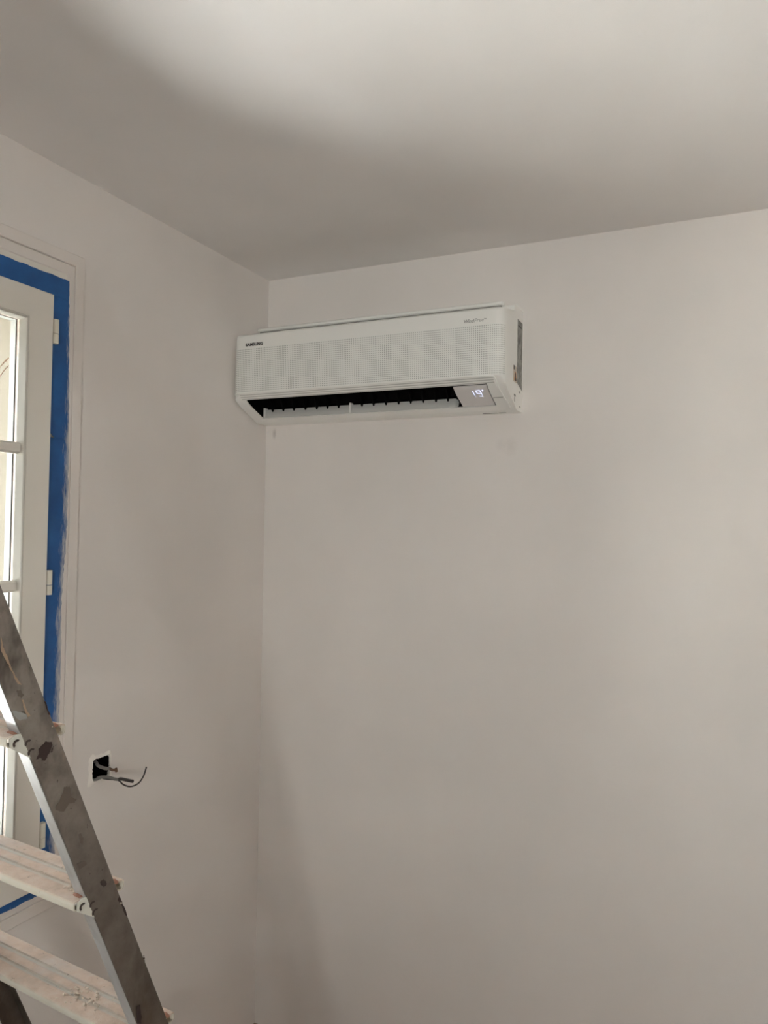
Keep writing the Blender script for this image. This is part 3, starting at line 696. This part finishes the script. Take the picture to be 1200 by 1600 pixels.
# paint marks with a shape of their own on the near stile (coordinates along d, z on the outer face)
def mark(name, pts, m_, x=0.0016):
    bm = bm_new(); r_ = random.Random(int(pts[0][0]*1e5)); q = []
    for i, (a, b2) in enumerate(pts):
        c_, d_ = pts[(i+1) % len(pts)]
        for k in range(4):
            t = k/4; q.append((a+(c_-a)*t-DB+r_.uniform(-.0007, .0007), b2+(d_-b2)*t+r_.uniform(-.0007, .0007)))
    plate(bm, q, x, x+0.0004); fin(bm, name, m_, near)
mark('paint_patch', [(0.6096, 1.3658), (0.6138, 1.3727), (0.6131, 1.3790), (0.6189, 1.3829), (0.6237, 1.3858), (0.6288, 1.3837), (0.6328, 1.3842), (0.6325, 1.3771), (0.6282, 1.3692), (0.6234, 1.3615), (0.6184, 1.3636), (0.6163, 1.3681)], M['maroon'])
mark('paint_patch', [(0.6355, 1.3777), (0.6332, 1.3707), (0.6310, 1.3699), (0.6326, 1.3744)], M['maroon'])
mark('paint_smear', [(0.5760, 1.4334), (0.5792, 1.4336), (0.5867, 1.4305), (0.5953, 1.4262), (0.5965, 1.4200), (0.5917, 1.4209), (0.5861, 1.4208), (0.5809, 1.4248)], M['greyblue'])
mark('paint_patch', [(0.6191, 1.4392), (0.6217, 1.4370), (0.6292, 1.4187), (0.6267, 1.4201)], M['maroon'])
mark('paint_patch', [(0.7136, 1.1736), (0.7191, 1.1750), (0.7242, 1.1705), (0.7237, 1.1656), (0.7194, 1.1647), (0.7149, 1.1685)], M['dark_metal'])
mark('paint_patch', [(0.7474, 1.1419), (0.7500, 1.1360), (0.7550, 1.1247), (0.7620, 1.1068), (0.7580, 1.1114), (0.7504, 1.1285), (0.7440, 1.1374)], M['maroon'])
mark('paint_streak', [(0.5583, 1.5278), (0.5613, 1.5148), (0.5652, 1.5064), (0.5708, 1.4940), (0.5754, 1.4825), (0.5810, 1.4728), (0.5876, 1.4640), (0.5821, 1.4661), (0.5764, 1.4778), (0.5709, 1.4884), (0.5653, 1.4989), (0.5598, 1.5093)], M['tan'])
mark('paint_streak', [(0.5881, 1.4463), (0.5915, 1.4435), (0.5952, 1.4307), (0.6011, 1.4233), (0.5965, 1.4226), (0.5918, 1.4335)], M['tan'])
mark('stain', [(0.5813, 1.4581), (0.5856, 1.4584), (0.5913, 1.4505), (0.5881, 1.4481), (0.5831, 1.4519)], M['stain'])
mark('stain', [(0.6525, 1.3207), (0.6605, 1.3185), (0.6636, 1.3037), (0.6719, 1.2990), (0.6693, 1.2951), (0.6598, 1.2967), (0.6534, 1.2883), (0.6402, 1.2934), (0.6409, 1.2985), (0.6471, 1.3045)], M['stain'])
mark('stain', [(0.6761, 1.2512), (0.6802, 1.2510), (0.6846, 1.2425), (0.6835, 1.2347), (0.6792, 1.2384)], M['stain'])
mark('stain', [(0.6745, 1.2121), (0.6883, 1.2119), (0.6913, 1.2061), (0.6803, 1.2031)], M['stain'])
mark('stain', [(0.7823, 0.9693), (0.7888, 0.9685), (0.7926, 0.9488), (0.7913, 0.9395), (0.7846, 0.9455)], M['maroon'])
mark('stain', [(0.7938, 1.0377), (0.7955, 1.0330), (0.7960, 1.0271), (0.7934, 1.0335)], M['maroon'])

# ------------------------------------------------------------------ socket hole with bare cables
EO = Vector((-0.045, (HB[0]+HB[1])/2, HB[2]))
eb = thing('electrical_box', 'empty square socket hole with chipped white rim in the left wall', 'socket box', EO)
bm = bm_new()
y0, y1, z0, z1 = HB[0]+.0006, HB[1]-.0006, HB[2]+.0006, HB[3]-.0006
box(bm, (-.0590, y0, z0), (-.0560, y1, z1))
for a, b2 in (((-.056, y0, z0), (-.004, y0+.0016, z1)), ((-.056, y1-.0016, z0), (-.0015, y1, z1)), ((-.056, y0+.0016, z0), (-.004, y1-.0016, z0+.0016)), ((-.056, y0+.0016, z1-.0016), (-.004, y1-.0016, z1))): box(bm, a, b2)
fin(bm, 'box_liner', M['black'], eb, off=EO)
# chipped filler rim
bm = bm_new(); rn = random.Random(9); N = 44; inn, outr = [], []
cyy, czz = (HB[0]+HB[1])/2, (HB[2]+HB[3])/2; hy, hz = (HB[1]-HB[0])/2, (HB[3]-HB[2])/2
for i in range(N):
    t = 2*PI*i/N; c_, s_ = math.cos(t), math.sin(t); k = 1/max(abs(c_), abs(s_))
    inn.append((cyy+hy*k*c_*(1+rn.uniform(-.10, .012)), czz+hz*k*s_*(1+rn.uniform(-.08, .012))))
    wd = 0.004+rn.uniform(0, .005)+(0.004 if c_ < -.5 else 0)
    outr.append((cyy+(hy+wd)*k*c_, czz+(hz+wd)*k*s_))
A = [bm.verts.new((0.0030+rn.uniform(0, .0016), *p)) for p in inn]; B = [bm.verts.new((0.0002, *p)) for p in outr]; Cc = [bm.verts.new((-.004, *p)) for p in inn]
for i in range(N):
    j = (i+1) % N; bm.faces.new((A[i], A[j], B[j], B[i])); bm.faces.new((A[i], A[j], Cc[j], Cc[i]))
fin(bm, 'filler_rim', M['plaster'], eb, off=EO)
def cable(name, label, pts, rad, m_, extra=()):
    base = Vector(pts[0]); t_ = thing(name, label, 'cable', base)
    bm = bm_new(); tube(bm, spline(pts, 6), rad, 8); fin(bm, 'sheath', m_, t_, off=base, smooth=60)
    for nm, q, r_, mm in extra:
        bm = bm_new(); tube(bm, spline(q, 6), r_, 7); fin(bm, nm, mm, t_, off=base, smooth=60)
    return t_
P = onx
cable('electrical_cable', 'short grey cable stub with brown core in the upper part of the socket hole',
      [Vector((-.052, -.742, 1.070)), P(147, 1189, -.015), P(153, 1196, .0), P(162, 1200, .012), P(171, 1201, .022)], 0.0042, M['cable'],
      [('cable_core', [P(171, 1201, .022), P(176, 1203, .030), P(182, 1203, .036)], 0.0036, M['copper']),
       ('cable_core', [P(181, 1200.5, .036), P(182, 1205.5, .036)], 0.0036, M['copper'])])
cable('electrical_cable', 'grey cable leaving the bottom of the socket hole, dark terminal at its tip',
      [Vector((-.050, -.748, 1.030)), P(146, 1219, -.006), P(156, 1214.5, .008), P(169, 1214.5, .026), P(178, 1217, .036), P(184, 1218, .042)], 0.0040, M['cable'],
      [('terminal', [P(185, 1218, .043), P(189, 1217.2, .048), P(200, 1219.5, .058), P(208, 1221, .064)], [0.0018, 0.0032] + [0.0042]*20, M['cable_dark'])])
cable('loose_wire', 'thin black wire curling up out of the socket hole', 
      [Vector((-.050, -.720, 1.024)), P(165, 1217, .012), P(184, 1219, .038), P(193, 1226, .046), P(204, 1229, .054), P(216, 1224, .060), P(224, 1213, .062), P(229, 1198, .062)], 0.0019, M['cable_dark'])
